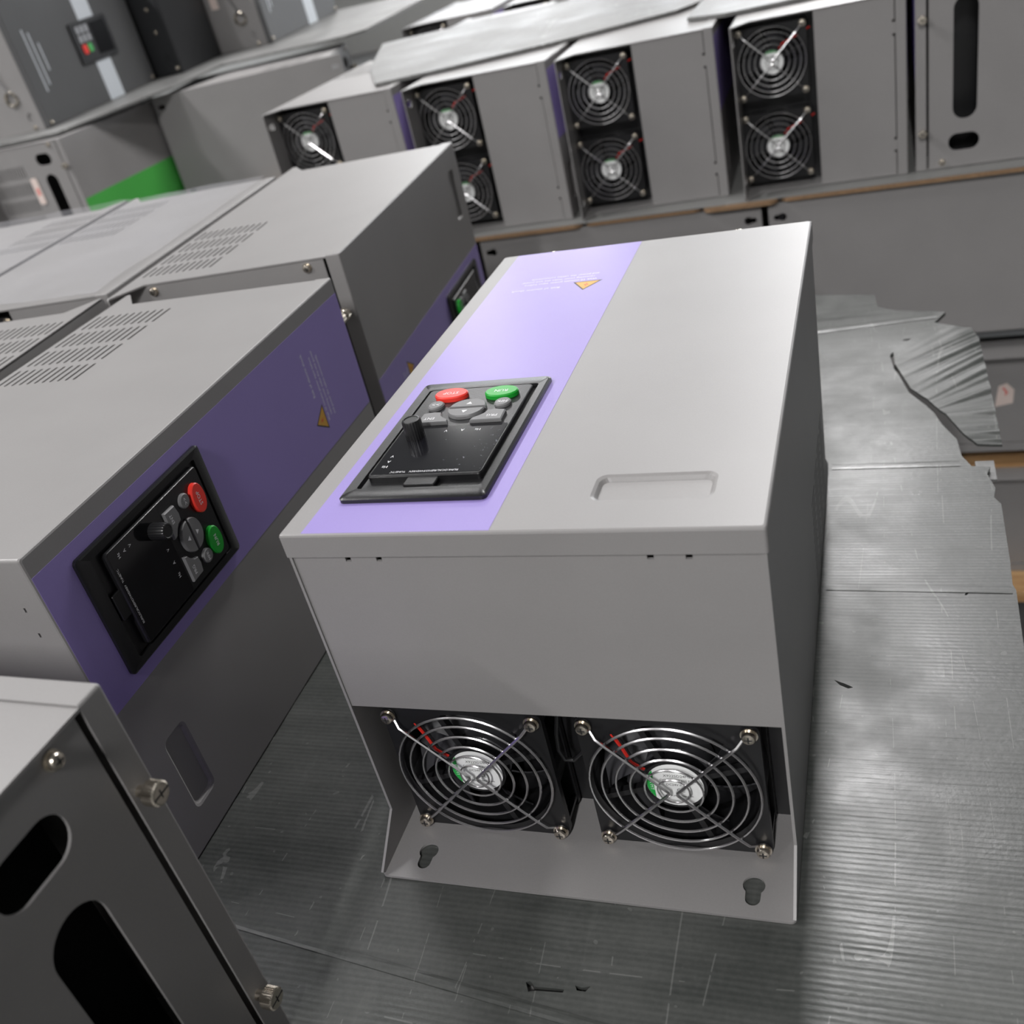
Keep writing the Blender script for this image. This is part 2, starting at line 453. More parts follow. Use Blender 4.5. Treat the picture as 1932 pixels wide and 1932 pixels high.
    bmesh.ops.recalc_face_normals(bm, faces=bm.faces); bm.to_mesh(me); bm.free()
    P['lid'] = me
    for k, mt in (('stripe', 'purple'), ('stripe_green', 'green_stripe')):
        b = MB(); z = H + 0.12
        b.loft([[(12.3, 1.0, H-0.35+0.1), (108.4, 1.0, H-0.35+0.1), (108.4, L-1.0, H-0.25), (12.3, L-1.0, H-0.25)],
                [(12.3, 1.5, z), (108.4, 1.5, z), (108.4, L-1.5, z), (12.3, L-1.5, z)]], False, True)
        P[k] = b.mesh('colour_stripe', [mt])
    # printed warning (reads from the cable end)
    def tm(x, y, z=H+0.16): return Matrix.Translation((x, y, z)) @ Matrix.Rotation(PI, 4, 'Z')
    P['warn_text'] = text_mesh('warning_text', [
        ('Risk of electric shock', 4.1, tm(47.5, 297.6)),
        ('Wait 10 minutes power input before', 3.55, tm(63, 307.5)),
        ('removing cover make the unit power', 3.55, tm(60, 312.6)),
        ('and power the cables conveniently', 3.55, tm(64, 317.7))], 'print')
    b = MB()
    b.prism([(94.2, 303.9), (73.4, 303.9), (83.8, 287.6)], H+0.1, H+0.16, 0, 1)
    b.prism([(92.4, 302.9), (75.2, 302.9), (83.8, 289.4)], H+0.1, H+0.2, 0, 0)
    P['warn_tri'] = b.mesh('warning_triangle', ['amber', 'ink'])
    b = MB(); b.add([(84.6, 293.5, H+0.24), (82.2, 298.2, H+0.24), (84.2, 297.9, H+0.24), (82.9, 301.8, H+0.24), (86.0, 296.3, H+0.24), (84.2, 296.6, H+0.24)],
                    [(0, 5, 2, 1), (2, 5, 4, 3)])
    P['warn_bolt'] = b.mesh('warning_bolt', ['orange'])
    return P

def build_keypad():
    K = {}
    z0 = H + 0.12
    b = MB()                                            # bezel frame
    o0 = rrect(21, 26.5, 99, 151, 3.0, 4); o1 = rrect(22.2, 27.7, 97.8, 149.8, 2.6, 4)
    i1 = rrect(27.0, 36.2, 93.6, 142.6, 1.6, 4); i0 = rrect(27.6, 36.8, 93.0, 142.0, 1.4, 4)
    rs = [[(x, y, z0) for x, y in o0], [(x, y, z0+2.0) for x, y in o0], [(x, y, z0+2.9) for x, y in o1],
          [(x, y, z0+2.4) for x, y in i1], [(x, y, z0+0.2) for x, y in i0]]
    b.loft(rs, False, True)
    K['bezel'] = b.mesh('keypad', ['bezel'], True)
    b = MB(); b.prism(rrect(29.6, 44.8, 91.4, 139.4, 2.2, 4), z0+0.2, 219.6, 0.8)
    K['panel'] = b.mesh('keypad_body', ['bezel'], True)
    b = MB(); b.prism(rrect(30.8, 46.2, 90.4, 94.6, 1.2, 3), 219.5, 219.75, 0.1); K['window'] = b.mesh('display_window', ['screen'])
    b = MB(); b.prism(rrect(30.8, 46.2, 90.4, 94.6, 1.2, 3), 219.5, 219.75, 0.1); K['window_c'] = b.mesh('display_window', ['screen_clean'])
    b = MB(); b.prism(rrect(52.0, 37.6, 69.0, 45.2, 1, 3), z0+0.2, 218.6, 0.5); K['latch'] = b.mesh('latch', ['bezel'], True)
    kz = 219.4
    def key(n_, poly, h, mt):
        q = MB(); q.prism(poly, kz, kz+h, 0.7); K[n_] = q.mesh(n_, [mt], True)
    key('stop_button', ellipse(46.4, 128.8, 9.9, 6.4, 36), 3.0, 'red')
    key('run_button', ellipse(76.7, 127.8, 9.7, 6.4, 36), 3.0, 'green')
    key('shift_key', circle(41.2, 117.0, 4.7), 2.2, 'key_grey')
    key('function_key', circle(80.6, 116.4, 4.7), 2.2, 'key_grey')
    c = (61.6, 111.2)
    key('down_key', [(c[0]+10.6*math.cos(a), c[1]+0.9+9.3*math.sin(a)) for a in [PI*i/16 for i in range(17)]], 2.4, 'key_grey')
    key('up_key', [(c[0]+10.6*math.cos(a), c[1]-0.9+9.3*math.sin(a)) for a in [PI+PI*i/16 for i in range(17)]], 2.4, 'key_grey')
    ent = [(37.2, 96.2), (55.2, 96.2), (54.6, 98.6), (51.6, 101.0), (49.3, 104.0), (48.0, 107.6), (43.5, 108.2), (37.6, 106.6)]
    key('enter_key', ent, 2.2, 'key_grey')
    key('program_key', [(123.2-x, y) for x, y in reversed(ent)], 2.2, 'key_grey')
    b = MB()
    b.lathe([(5.2, 0), (5.2, 9.2), (4.7, 10.2), (4.0, 10.4), (3.6, 10.0)], (41.2, 84.6, 219.7), 'z', 48, 0, 0.22)
    K['knob'] = b.mesh('speed_knob', ['black'], True)
    def tm(x, y, z, rz=PI): return Matrix.Translation((x, y, z)) @ Matrix.Rotation(rz, 4, 'Z')
    K['key_print'] = [text_mesh('lettering', [t_], 'print') for t_ in [
        ('STOP', 3.9, tm(46.4, 128.6, kz+3.05)), ('RUN', 3.9, tm(76.7, 127.6, kz+3.05)), ('MFK', 3.2, tm(80.6, 116.2, kz+2.25)),
        ('>>', 4.2, tm(41.2, 117, kz+2.25)), ('ENT', 3.4, tm(43.4, 100.5, kz+2.25)), ('PRG', 3.4, tm(79.6, 100.5, kz+2.25))]]
    zz = kz+2.46
    K['arrow_print'] = [MB().add(q, [(0, 1, 2)]).mesh('arrow_print', ['print']) for q in
                        ([(60.2, 114.6, zz), (63.6, 114.6, zz), (61.9, 117.2, zz)], [(60.0, 107.6, zz), (61.7, 104.8, zz), (63.4, 107.6, zz)])]
    zs = 219.82
    K['window_print'] = [text_mesh('lettering', [t_], 'print') for t_ in [
        ('V', 3.0, tm(57.1, 89, zs)), ('A', 3.0, tm(66.4, 89, zs)), ('Hz', 3.0, tm(75.1, 88.8, zs)),
        ('V', 3.0, tm(36.1, 64.2, zs)), ('A', 3.0, tm(36.2, 59, zs)), ('Hz', 3.0, tm(36.0, 53.8, zs)),
        ('TUNE/TC', 2.1, tm(45.6, 48.3, zs)), ('FWD/REV', 2.1, tm(56.2, 48.3, zs)), ('LOCAL/REMOT', 2.1, tm(66.8, 48.3, zs)), ('RUN', 2.1, tm(76.2, 48.3, zs))]]
    return K

FC = 47.75                                              # fan axis height
def build_fan():
    """92 mm axial fan with wire finger guard; axis along y at local (0, ., FC)"""
    Fp = {}
    def mp(y0): return lambda u, v, w_: (u, y0 + w_, FC + v)
    sq = rrect(-46, -46, 46, 46, 4.5, 4)
    hs = [circle(0, 0, 43, 40)] + [circle(sx*41.25, sz*41.25, 2.2, 8) for sx in (-1, 1) for sz in (-1, 1)]
    m1 = plate_mesh('a', sq, hs, 4, ['black'], mp(12)); m2 = plate_mesh('b', sq, hs, 4, ['black'], mp(33))
    b = MB()
    for m_ in (m1, m2):
        b.add([(v.co.x/S, v.co.y/S, v.co.z/S) for v in m_.vertices], [tuple(p.vertices) for p in m_.polygons])
    N = 40
    o = lambda r, y: [(r*math.cos(2*PI*i/N), y, FC + r*math.sin(2*PI*i/N)) for i in range(N)]
    b.loft([o(43, 12), o(43, 37)], False, False); b.loft([o(45.4, 15.5), o(45.4, 33.5)], False, False)
    for sx in (-1, 1):                                  # corner ribs joining the flanges
        for sz in (-1, 1):
            b.box((sx*44-1.5, 15.5, FC+sz*38-1.2), (sx*44+1.5, 33.5, FC+sz*38+1.2))
    for k in range(4):                                  # spider holding the motor
        a = 0.35 + k*PI/2; ca, sa = math.cos(a), math.sin(a)
        for (r0, r1) in ((15, 44),):
            px, pz = -sa*1.7, ca*1.7
            q = [(r0*ca+px, r0*sa+pz), (r1*ca+px, r1*sa+pz), (r1*ca-px, r1*sa-pz), (r0*ca-px, r0*sa-pz)]
            b.loft([[(x, 14, FC+z) for x, z in q], [(x, 18, FC+z) for x, z in q]])
    b.lathe([(16.6, 12.9), (16.6, 20)], (0, 0, FC), '+y', 32)
    Fp['frame'] = b.mesh('fan', ['black'])
    b = MB(); b.lathe([(16.9, 21), (17.4, 21.5), (17.4, 36)], (0, 0, FC), '+y', 32)
    for k in range(7):
        a0 = 2*PI*k/7; rows = []
        for j in range(6):
            r = 16.8 + 24.6*j/5; da = 0.85 - 0.22*j/5
            rows.append([(r, a0 + 0.10*j - da/2, 34.5), (r, a0 + 0.10*j, 28.5), (r, a0 + 0.10*j + da/2, 21.0)])
        vs = []
        for th in (0, 1.1):
            for row in rows:
                for r, a, y in row: vs.append((r*math.cos(a), y + th, FC + r*math.sin(a)))
        fs = []; nn = 18
        for j in range(5):
            for i in range(2):
                q = j*3+i; fs += [(q, q+1, q+4, q+3), (nn+q, nn+q+3, nn+q+4, nn+q+1)]
        for j in range(5):
            for i0 in (0, 2): q = j*3+i0; fs.append((q, q+3, nn+q+3, nn+q))
        for i in range(2):
            for j0 in (0, 15): q = j0+i; fs.append((q, q+1, nn+q+1, nn+q))
        b.add(vs, fs)
    Fp['rotor'] = b.mesh('rotor', ['rotor'], True)
    # paper hub label with a green segment
    b = MB(); yl = 12.75
    b.lathe([(14.9, 0), (14.9, 0.1)], (0, yl+0.1, FC), '-y', 40)
    Fp['label'] = b.mesh('hub_label', ['label'])
    seg = [(14.8*math.cos(a), 14.8*math.sin(a)) for a in [math.radians(138 + 84*i/14) for i in range(15)]]
    b = MB(); b.add([(x, yl-0.06, FC+z) for x, z in seg], [tuple(range(15))]); Fp['label_band'] = b.mesh('label_band', ['label_green'])
    rx = Matrix.Rotation(PI/2, 4, 'X')
    def tm(x, z, r=0.0): return Matrix.Translation((x, yl-0.08, FC+z)) @ Matrix.Rotation(r, 4, 'Y') @ rx
    Fp['label_print'] = text_mesh('label_lettering', [
        ('Model:', 2.6, tm(-2.5, 9.8)), ('X9225D24MB', 2.5, tm(1.8, 6.6)), ('DC BRUSHLESS FAN', 2.1, tm(1.8, 3.3)), ('DC24V 0.28A', 2.1, tm(1.4, 0.2)),
        ('CE', 3.6, tm(2.6, -3.6)), ('www.yaxinmax.com', 1.8, tm(1.4, -7.6))], 'ink')
    Fp['band_print'] = text_mesh('band_lettering', [('YX\u00b7HY', 3.2, Matrix.Translation((0, -0.1, 0)) @ tm(-12.1, 0, PI/2))], 'print')
    # wire guard: six rings on two bent V wires
    b = MB()
    for r in (44, 37.5, 30, 22.5, 15.2, 8.2):
        nseg = 56 if r > 20 else 32
        b.tube([(r*math.cos(2*PI*i/nseg), 8.6, FC + r*math.sin(2*PI*i/nseg)) for i in range(nseg)], 0.78 if r > 16 else 0.55, 6, True)
    for sx in (-1, 1):
        pts = []
        for sz in (1, -1):
            leg = [(41.25*sx, 10.8, 41.25*sz), (38.4*sx, 10.4, 38.4*sz), (35.2*sx, 7.2, 35.2*sz), (31.5*sx, 6.9, 31.5*sz), (18*sx, 6.9, 17.6*sz), (4.3*sx, 6.9, 3.0*sz)]
            if sz == 1: pts += leg + [(2.4*sx, 6.9, 1.0)]
            else: pts += [(2.4*sx, 6.9, -1.0)] + leg[::-1]
        b.tube([(x, y, FC+z) for x, y, z in pts], 0.95, 6)
        for sz in (1, -1):
            b.tube([(41.25*sx + 3.4*math.cos(2*PI*i/14), 10.8, FC + 41.25*sz + 3.4*math.sin(2*PI*i/14)) for i in range(14)], 0.9, 5, True)
    Fp['guard'] = b.mesh('finger_guard', ['chrome'], True)
    b = MB(); screw_mb(b, (0, 0, 0), '-y', 3.5); Fp['screw'] = b.mesh('screw', ['nickel', 'ink'], True)
    b = MB()
    b.tube([(-33.5, 20, FC+50), (-31.5, 13.4, FC+42), (-27.0, 12.6, FC+32.2), (-24.2, 12.6, FC+25.6), (-21, 12.8, FC+15.2), (-14.8, 13.2, FC+9.8)], 0.95, 6)
    Fp['wire'] = b.mesh('red_wire', ['wire_red'], True)
    b = MB()
    b.tube([(-32.0, 21, FC+50), (-30.0, 14.4, FC+42), (-25.6, 13.8, FC+32.2), (-22.6, 13.6, FC+25.6), (-19.6, 13.6, FC+15.2), (-14.0, 14, FC+9.0)], 0.85, 6)
    Fp['wire_k'] = b.mesh('black_wire', ['black'], True)
    return Fp

DP = build_drive_parts(); KP = build_keypad(); FP = build_fan()
POSE = {
    'H':  Matrix.Identity(4),
    'R':  Matrix(((0,0,1,0), (0,1,0,0), (-1,0,0,W*S), (0,0,0,1))),         # lid to +x, fan end near
    'RF': Matrix(((0,0,1,0), (0,-1,0,L*S), (1,0,0,0), (0,0,0,1))),         # lid to +x, cable end near
    'L':  Matrix(((0,0,-1,0), (0,1,0,0), (1,0,0,0), (0,0,0,1))),           # lid to -x, fan end near
    'LF': Matrix(((0,0,-1,0), (0,-1,0,L*S), (-1,0,0,W*S), (0,0,0,1))),     # lid to -x, cable end near
    'U':  Matrix(((0,1,0,0), (0,0,1,0), (1,0,0,0), (0,0,0,1))),            # lid to +y, cable end to +x
}
T3 = lambda x, y, z: Matrix.Translation((x*S, y*S, z*S))

def drive(label, pose, loc, yaw=0.0, group=None, keypad=True, fans=True, warn=True, stripe='stripe', worn=False, vents=True):
    r = root('motor_drive', label, 'motor drive', loc, yaw, group)
    px = POSE[pose]
    obj('base_plate', DP['base_plate'], r, px)
    obj('side_panel', DP['side_a'], r, px); obj('side_panel', DP['side_b'], r, px)
    obj('end_panel', DP['end_panel'], r, px)
    cp = obj('cable_end_panel', DP['cable_panel' if vents else 'cable_plain'], r, px)
    for x, z in ((219.5, 183), (219.5, 30), (8.5, 183), (8.5, 30)):
        obj('screw', DP['screw'], cp, T3(x, L-1.0, z))
    obj('inner_wall', DP['inner_wall'], r, px)
    obj('bay_wall', DP['bay_wall'], r, px)
    ld = obj('lid', DP['lid'], r, px)
    st = obj('colour_stripe', DP[stripe], ld)
    for x in (177.0, 37.5): obj('thumb_screw', DP['thumb'], ld, T3(x, L, 207))
    if warn:
        obj('warning_text', DP['warn_text'], ld); wt = obj('warning_triangle', DP['warn_tri'], ld); obj('warning_bolt', DP['warn_bolt'], ld)
    if keypad:
        k = obj('keypad', KP['bezel'], r, px)
        obj('keypad_body', KP['panel'], k); obj('display_window', KP['window' if worn else 'window_c'], k); obj('latch', KP['latch'], k)
        for n_ in ('stop_button', 'run_button', 'shift_key', 'function_key', 'down_key', 'up_key', 'enter_key', 'program_key'):
            obj(n_, KP[n_], k)
        obj('speed_knob', KP['knob'], k)
        for lt in KP['key_print'] + KP['window_print']: obj('lettering', lt, k)
        for lt in KP['arrow_print']: obj('arrow_print', lt, k)
    if fans:
        for fx in (57.3, 167.4):
            f = obj('cooling_fan', FP['frame'], r, px @ T3(fx, 0, 0))
            obj('rotor', FP['rotor'], f); obj('hub_label', FP['label'], f); obj('label_band', FP['label_band'], f)
            obj('label_lettering', FP['label_print'], f); obj('band_lettering', FP['band_print'], f)
            obj('finger_guard', FP['guard'], f); obj('red_wire', FP['wire'], f); obj('black_wire', FP['wire_k'], f)
            for sx in (-1, 1):
                for sz in (-1, 1): obj('screw', FP['screw'], f, T3(sx*41.25, 10.6, FC + sz*41.25))
    return r

# ------------------------------------------------------------------ the corrugated sheet and what it lies on
def sheet_mb(outline, z0, t, holes=[]):
    return plate_mesh('plastic_sheet', outline, holes, t, ['sheet'], lambda u, v, w_: (u, v, z0 + w_))

crack_low = [(277, 607), (280, 580), (284, 566), (292, 529), (305, 503), (311, 488), (316, 468), (326, 441), (328, 414), (334, 398)]
main = [(-420, -470), (350, -470), (348, 179), (349.5, 240), (348, 246), (349, 271), (350, 343), (346, 352), (348, 365), (344, 385), (347, 396)] \
       + crack_low[::-1] + [(277.5, 612), (318, 676), (331, 703), (284, 718), (266, 733), (263, 766), (201, 782), (60, 800), (-420, 800)]
tears = [[(239.1, 148.5), (242.7, 143.9), (247.4, 141.3), (250.4, 142.4), (244.8, 145.9)],
         [(101.1, -76.3), (103.6, -81.0), (107.1, -79.9), (120.9, -78.8), (121.0, -77.1), (106.1, -77.9), (103.1, -75.4)],
         [(125.9, -74.2), (127.3, -76.7), (131.6, -76.6), (133.5, -73.5), (129.5, -74.9)],
         [(318.4, 234.3), (319.7, 234.4), (321.8, 237.8), (320.0, 239.5)],
         [(289.1, 643.6), (290.0, 641.0), (306.5, 641.3), (307.1, 646.2)]]
sheet = tag(obj('plastic_sheet', sheet_mb(main, -4.4, 4, tears)), 'scuffed grey corrugated plastic sheet under the drive with two lit-up fans', 'plastic sheet')
# torn flap: rippled remainder between the crack and the outer edge
b = MB(); rows = []
fl_in = [(277.8, 612), (281, 588), (285, 570), (293.5, 533), (307, 508), (314, 490), (320, 478), (331, 443), (340, 424)]
fl_out = [(319, 676.5), (352, 655), (356.5, 632), (357, 600), (357.5, 560), (358, 520), (358, 480), (358, 445), (358, 424)]
fl_in2 = [(280, 616), (281, 588), (285, 570), (293.5, 533), (307, 508), (314, 490), (320, 478), (331, 443), (340, 424)]
def lerp_list(P_, t):
    k = t*(len(P_)-1); i = min(int(k), len(P_)-2); f = k-i
    return (P_[i][0]*(1-f)+P_[i+1][0]*f, P_[i][1]*(1-f)+P_[i+1][1]*f)
NR, NC = 200, 8
random.seed(4)
ph = [random.random()*6 for _ in range(4)]
vs = []
for layer in (0, 1):
    for i in range(NR+1):
        t = i/NR; a = lerp_list(fl_in2, t); c = lerp_list(fl_out, t)
        for j in range(NC+1):
            u = j/NC
            x = a[0]*(1-u)+c[0]*u; y = a[1]*(1-u)+c[1]*u
            amp = (0.15 + 0.85*u) * min(1, t*3)
            z = 3.6*t + 0.6 + 0.7*amp*(0.9*math.sin(t*52+ph[0]) + 0.9*math.sin(t*93+ph[1]+u) + 0.7*math.sin(t*151+ph[2])) - 2.0*u*t
            vs.append((x, y, max(z, -1.6) - (2.2 if layer else 0)))
fs = []; nn = (NR+1)*(NC+1)
for i in range(NR):
    for j in range(NC):
        q = i*(NC+1)+j
        fs.append((q, q+1, q+NC+2, q+NC+1)); fs.append((nn+q, nn+q+NC+1, nn+q+NC+2, nn+q+1))
for i in range(NR):
    for j in (0, NC):
        q = i*(NC+1)+j; fs.append((q, q+NC+1, nn+q+NC+1, nn+q))
for j in range(NC):
    for i in (0, NR):
        q = i*(NC+1)+j; fs.append((q, q+1, nn+q+1, nn+q))
b.add(vs, fs); fo = obj('torn_flap', b.mesh('torn_flap', ['sheet'], True), sheet); fo['label'] = 'torn rippled corner flap split off by a crack'
tb = obj('corner_tab', MB().box((337.5, 384, -7), (351, 412, -4.6)).mesh('corner_tab', ['sheet_pale']), sheet)
# raised fold lines pressed across the sheet
def fold(y0, y1, x0, x1, wd, h):
    b = MB(); n_ = 14; r0 = []; 
    for k, (dy, dz) in enumerate(((-wd, 0), (-wd*0.4, h), (wd*0.4, h), (wd, 0))):
        r0.append([(x0 + (x1-x0)*i/n_, y0 + (y1-y0)*i/n_ + dy, dz + (0.02 if dz == 0 else 0)) for i in range(n_+1)])
    v_ = [p for r in r0 for p in r]; f_ = []
    for k in range(3):
        for i in range(n_): q = k*(n_+1)+i; f_.append((q, q+1, q+n_+2, q+n_+1))
    b.add(v_, f_); obj('fold_line', b.mesh('fold_line', ['sheet']), sheet)
fold(679, 694, 200, 322, 5, 0.8); fold(404, 402, 230, 326, 4, 0.4); fold(243, 240, 231, 347, 4, 0.3); fold(-62, -118, -120, 348, 3, 0.35)

# ------------------------------------------------------------------ drives around the sheet
drive('grey motor drive lying lid up, purple stripe and keypad on top, two fans below', 'H', (0, 0, 0), worn=True)
obj('fan_cable', MB().tube([(110, 30, 100), (108.5, 22, 84), (106.4, 20, 72), (105.4, 20, 60.6), (107.5, 20, 53.5), (112, 21, 52.5), (117, 22, 57), (121, 27, 63)], 1.3, 8).mesh('fan_cable', ['black'], True), bpy.data.objects['motor_drive'])
drive('motor drive on its side, purple keypad lid upright facing the lid-up drive', 'R', (-338.4, -41.1, 0), 1.35)
drive('motor drive on its side whose upright dark lid has the purple stripe along the bottom', 'RF', (-368.7, 384, 0), 4.7)
drive('motor drive end plate with big black oval cutouts and knurled thumb screws, vent side hidden', 'U', (-395.4, -319.2, 0), -1.9, keypad=False, fans=False, warn=False)
drive('vented grey drive side back to back with the purple keypad lid drive', 'L', (-342.5, -40, 0), 4.5, keypad=False, warn=False)
drive('vented drive side under clear film, next to the uncovered drive with two screws', 'R', (-591, 355, 0), 4.4, keypad=False, warn=False)
drive('vented drive side under clear film at the outer end of its row', 'L', (-597, 352, 0), 5.0, keypad=False, warn=False)
G = 'fan ends in the back row'
drive('back row drive at the free end, only one fan showing above the vented drives', 'R', (-636, 1160, 17), 0.0, G, keypad=False, warn=False)
drive('back row drive, second from the free end, lower fan half hidden by a lid', 'R', (-384, 1140, 17), -0.5, G, keypad=False, warn=False)
drive('back row drive, third from the free end, two fans one above the other', 'R', (-150, 1146, 17), 1.2, G, keypad=False, warn=False)
drive('back row fan drive next to the one with the long black slot', 'R', (91.5, 1140, 17), 0.6, G, keypad=False, warn=False)
drive('back row drive turned cable end out, long black slot above an oval cutout', 'LF', (532.5, 1145, 17), 0.0, keypad=False, fans=False, warn=False, vents=False)
gd = drive('motor drive with a bright green stripe low on its dark lid, under the board', 'RF', (-1430.5, 1340, 17), 0.0, keypad=False, fans=False, warn=False, stripe='stripe_green')
drive('plain grey mounting plate of a drive turned away, beside the green-striped drive', 'U', (-1181, 1654.5, 22), 14.0, keypad=False, fans=False, warn=False)

GB = 'drives hidden behind the back row'  # unseen row added to stop light showing through the gaps
for xa, tail in ((-575, 'free-end fan drive'), (-330, 'second fan drive'), (-88, 'third fan drive'), (155, 'fourth fan drive'), (397, 'slotted drive')):
    drive('drive hidden behind the back row, touching the ' + tail, 'R', (xa, 1572, 17), 0.0, GB, keypad=False, fans=False, warn=False)

# translucent film thrown over the two far vented drives
random.seed(2)
b = MB(); NX, NY = 60, 50; vs = []
for j in range(NY+1):
    for i in range(NX+1):
        u, v_ = i/NX, j/NY
        x = -838 + 452*u - 30*v_; y = 354 + 16*u + 374*v_
        z = 229.6 + 1.6*abs(math.sin(7*u + 3*v_ + 1.2*math.sin(5*v_))) + 1.0*abs(math.sin(19*u - 11*v_)) + 1.4*math.exp(-((u-0.48-0.05*v_)/0.03)**2)
        vs.append((x, y, z))
b.add(vs, [(j*(NX+1)+i, j*(NX+1)+i+1, (j+1)*(NX+1)+i+1, (j+1)*(NX+1)+i) for j in range(NY) for i in range(NX)])
tag(obj('plastic_film', b.mesh('plastic_film', ['film'], True)), 'wrinkled translucent plastic film lying over two vented drive sides', 'plastic film')

# ------------------------------------------------------------------ cardboard pads under the back row
def pad(label, x0, x1, y0, y1, z0, t, r=14):
    me = plate_mesh('cardboard_pad', rrect(x0, y0, x1, y1, r, 5), [], t, ['card'], lambda u, v, w_: (u, v, z0 + w_))
    return tag(obj('cardboard_pad', me), label, 'cardboard')
pad('brown cardboard strip under the two fan drives at the free end', -660, -149, 1109, 1560, 10.2, 5.4)
pad('brown cardboard strip under the third fan drive', -147, 30, 1113, 1560, 10.2, 5.4)
pad('brown cardboard strip bridging the third and fourth fan drives', 32, 137, 1104, 1560, 10.2, 5.4)
pad('brown cardboard strip under the fourth fan drive and the slotted drive', 139, 545, 1111, 1560, 10.2, 5.4)

tag(obj('plastic_sheet', MB().box((-655, 1112, 15.8), (540, 1560, 16.8)).mesh('interleaf', ['paint_in'])), 'thin grey interleaf sheet between the cardboard strips and the fan drives', 'plastic sheet')

# ------------------------------------------------------------------ wide drives of the lower layer, mounting plate up
def wide_drive(label, x0, y0, wd, ln, ztop, hh, group=None):
    r = root('wide_drive', label, 'motor drive', (x0, y0, ztop-hh), 0, group)
    hs = [keyhole(31, 46, 1), keyhole(wd-31, 46, 1), keyhole(31, ln-46, -1), keyhole(wd-31, ln-46, -1)]
    obj('base_plate', plate_mesh('base_plate', rrect(0, 0, wd, ln, 3), hs, 2, ['paint'], lambda u, v, w_: (u, v, hh-2+w_)), r)
    b = MB()
    for xa in (1.5, wd-3): b.box((xa, 27, 14), (xa+1.5, ln-27, hh-2))
    for ya in (27, ln-28.5): b.box((3, ya, 14), (wd-3, ya+1.5, hh-2))
    obj('housing', b.mesh('housing', ['paint']), r)
    b = MB(); b.prism(rrect(0, 25, wd, ln-25, 2, 3), 0, 13); obj('lid', b.mesh('lid', ['paint']), r)
    return r
def pallet(label, x0, x1, y0, y1, ztop, bw=95, gap=45, th=10, foot=70, deck_up=True, wood='wood'):
    r = root('wooden_pallet', label, 'pallet', (x0, y0, ztop-th-foot), 0)
    n = int((y1-y0+gap)/(bw+gap)); me = MB().box((0, 0, 0), (x1-x0, bw, th)).mesh('board', [wood])
    for i in range(n): obj('board', me, r, T3(0, i*(bw+gap), foot if deck_up else 0))
    me2 = MB().box((0, 0, 0), (80, y1-y0, foot)).mesh('bearer', [wood])
    for fx in (0, (x1-x0)/2-40, x1-x0-80): obj('bearer', me2, r, T3(fx, 0, 0 if deck_up else th))
    return r
def bench(label, x0, x1, y0, y1, ztop):
    r = root('work_bench', label, 'bench', (x0, y0, -760), 0)
    h = ztop + 760; n = int((y1-y0)/150); pw = (y1-y0)/n
    me = MB().box((0, 1, h-30), (x1-x0, pw-1, h)).mesh('plank', ['dark_paint'])
    for i in range(n): obj('plank', me, r, T3(0, i*pw, 0))
    ml = MB().box((0, 0, 0), (70, 70, h-30)).mesh('leg', ['dark_paint'])
    for fx in (20, x1-x0-90):
        for fy in (20, y1-y0-90): obj('leg', ml, r, T3(fx, fy, 0))
    return r

# the stack below the back row: mounting plates outwards, then two more layers on pallets
GX = 'hidden drives behind the plates below the back row'
drive('grey mounting plate below the back row with a keyhole by the purple lid corner', 'U', (-292, 1117, -217.6), 0.0, keypad=False, fans=False, warn=False)
drive('broad grey mounting plate below the back row, past the torn sheet corner', 'U', (148.5, 1117, -217.6), 1.2, keypad=False, fans=False, warn=False)
drive('grey mounting plate below the free-end fan drives', 'U', (-733, 1117, -217.6), 0.0, keypad=False, fans=False, warn=False)
for xa in (-733, -292, 148.5):
    drive('drive hidden behind the mounting plate ' + {-733: 'below the free-end fan drives', -292: 'with the keyhole by the purple lid', 148.5: 'past the torn sheet corner'}[xa], 'U', (xa, 1352, -217.6), 0.0, GX, keypad=False, fans=False, warn=False)
pallet('thin dark pallet right below the mounting plates', -760, 610, 1125, 1570, -218.0, 100, 12, 8, 18, True, 'dark_paint')  # boards coloured dark to stand in for the black shadow gap
wdS = wide_drive('grey drive with a paper sticker below the mounting plates, past the sheet edge', 210, 1093, 440, 460, -244.4, 167)
wide_drive('grey drive without sticker in the second layer below the back row', -240, 1093, 440, 460, -244.4, 167)
wide_drive('grey drive in the second layer below the free-end fan drives', -690, 1093, 440, 460, -244.4, 167)
pallet('thin orange wooden pallet below the drive with the paper sticker', -700, 690, 1128, 1570, -411.8, 100, 12, 6, 29, False)
wide_drive('grey drive in the bottom layer below the back row, past the sheet edge', 210, 1093, 440, 460, -447.2, 190)
wide_drive('grey drive in the bottom layer under the middle of the back row', -240, 1093, 440, 460, -447.2, 190)
wide_drive('grey drive in the bottom layer under the free-end fan drives', -690, 1093, 440, 460, -447.2, 190)
pallet('pale wooden pallet standing on the floor below the back row', -720, 720, 1060, 1600, -637.6, 110, 25, 18, 104)
# paper sticker with a red tick
b = MB(); b.prism([(0, 0), (24, 5), (25, 27), (15, 38), (4, 34)], 0, 0.4)
st = obj('paper_sticker', b.mesh('paper_sticker', ['tag']), wdS)
st.matrix_basis = Matrix.Translation((0.212, 0.0269, 0.075)) @ Matrix.Rotation(PI/2, 4, 'X')
b = MB(); b.add([(9, 30, 0.5), (11, 32, 0.5), (17, 23, 0.5), (14, 18, 0.5), (12, 20, 0.5), (14, 22.5, 0.5)], [(0, 5, 2, 1), (5, 4, 3, 2)])
obj('stamp_mark', b.mesh('stamp_mark', ['tag_red']), st)

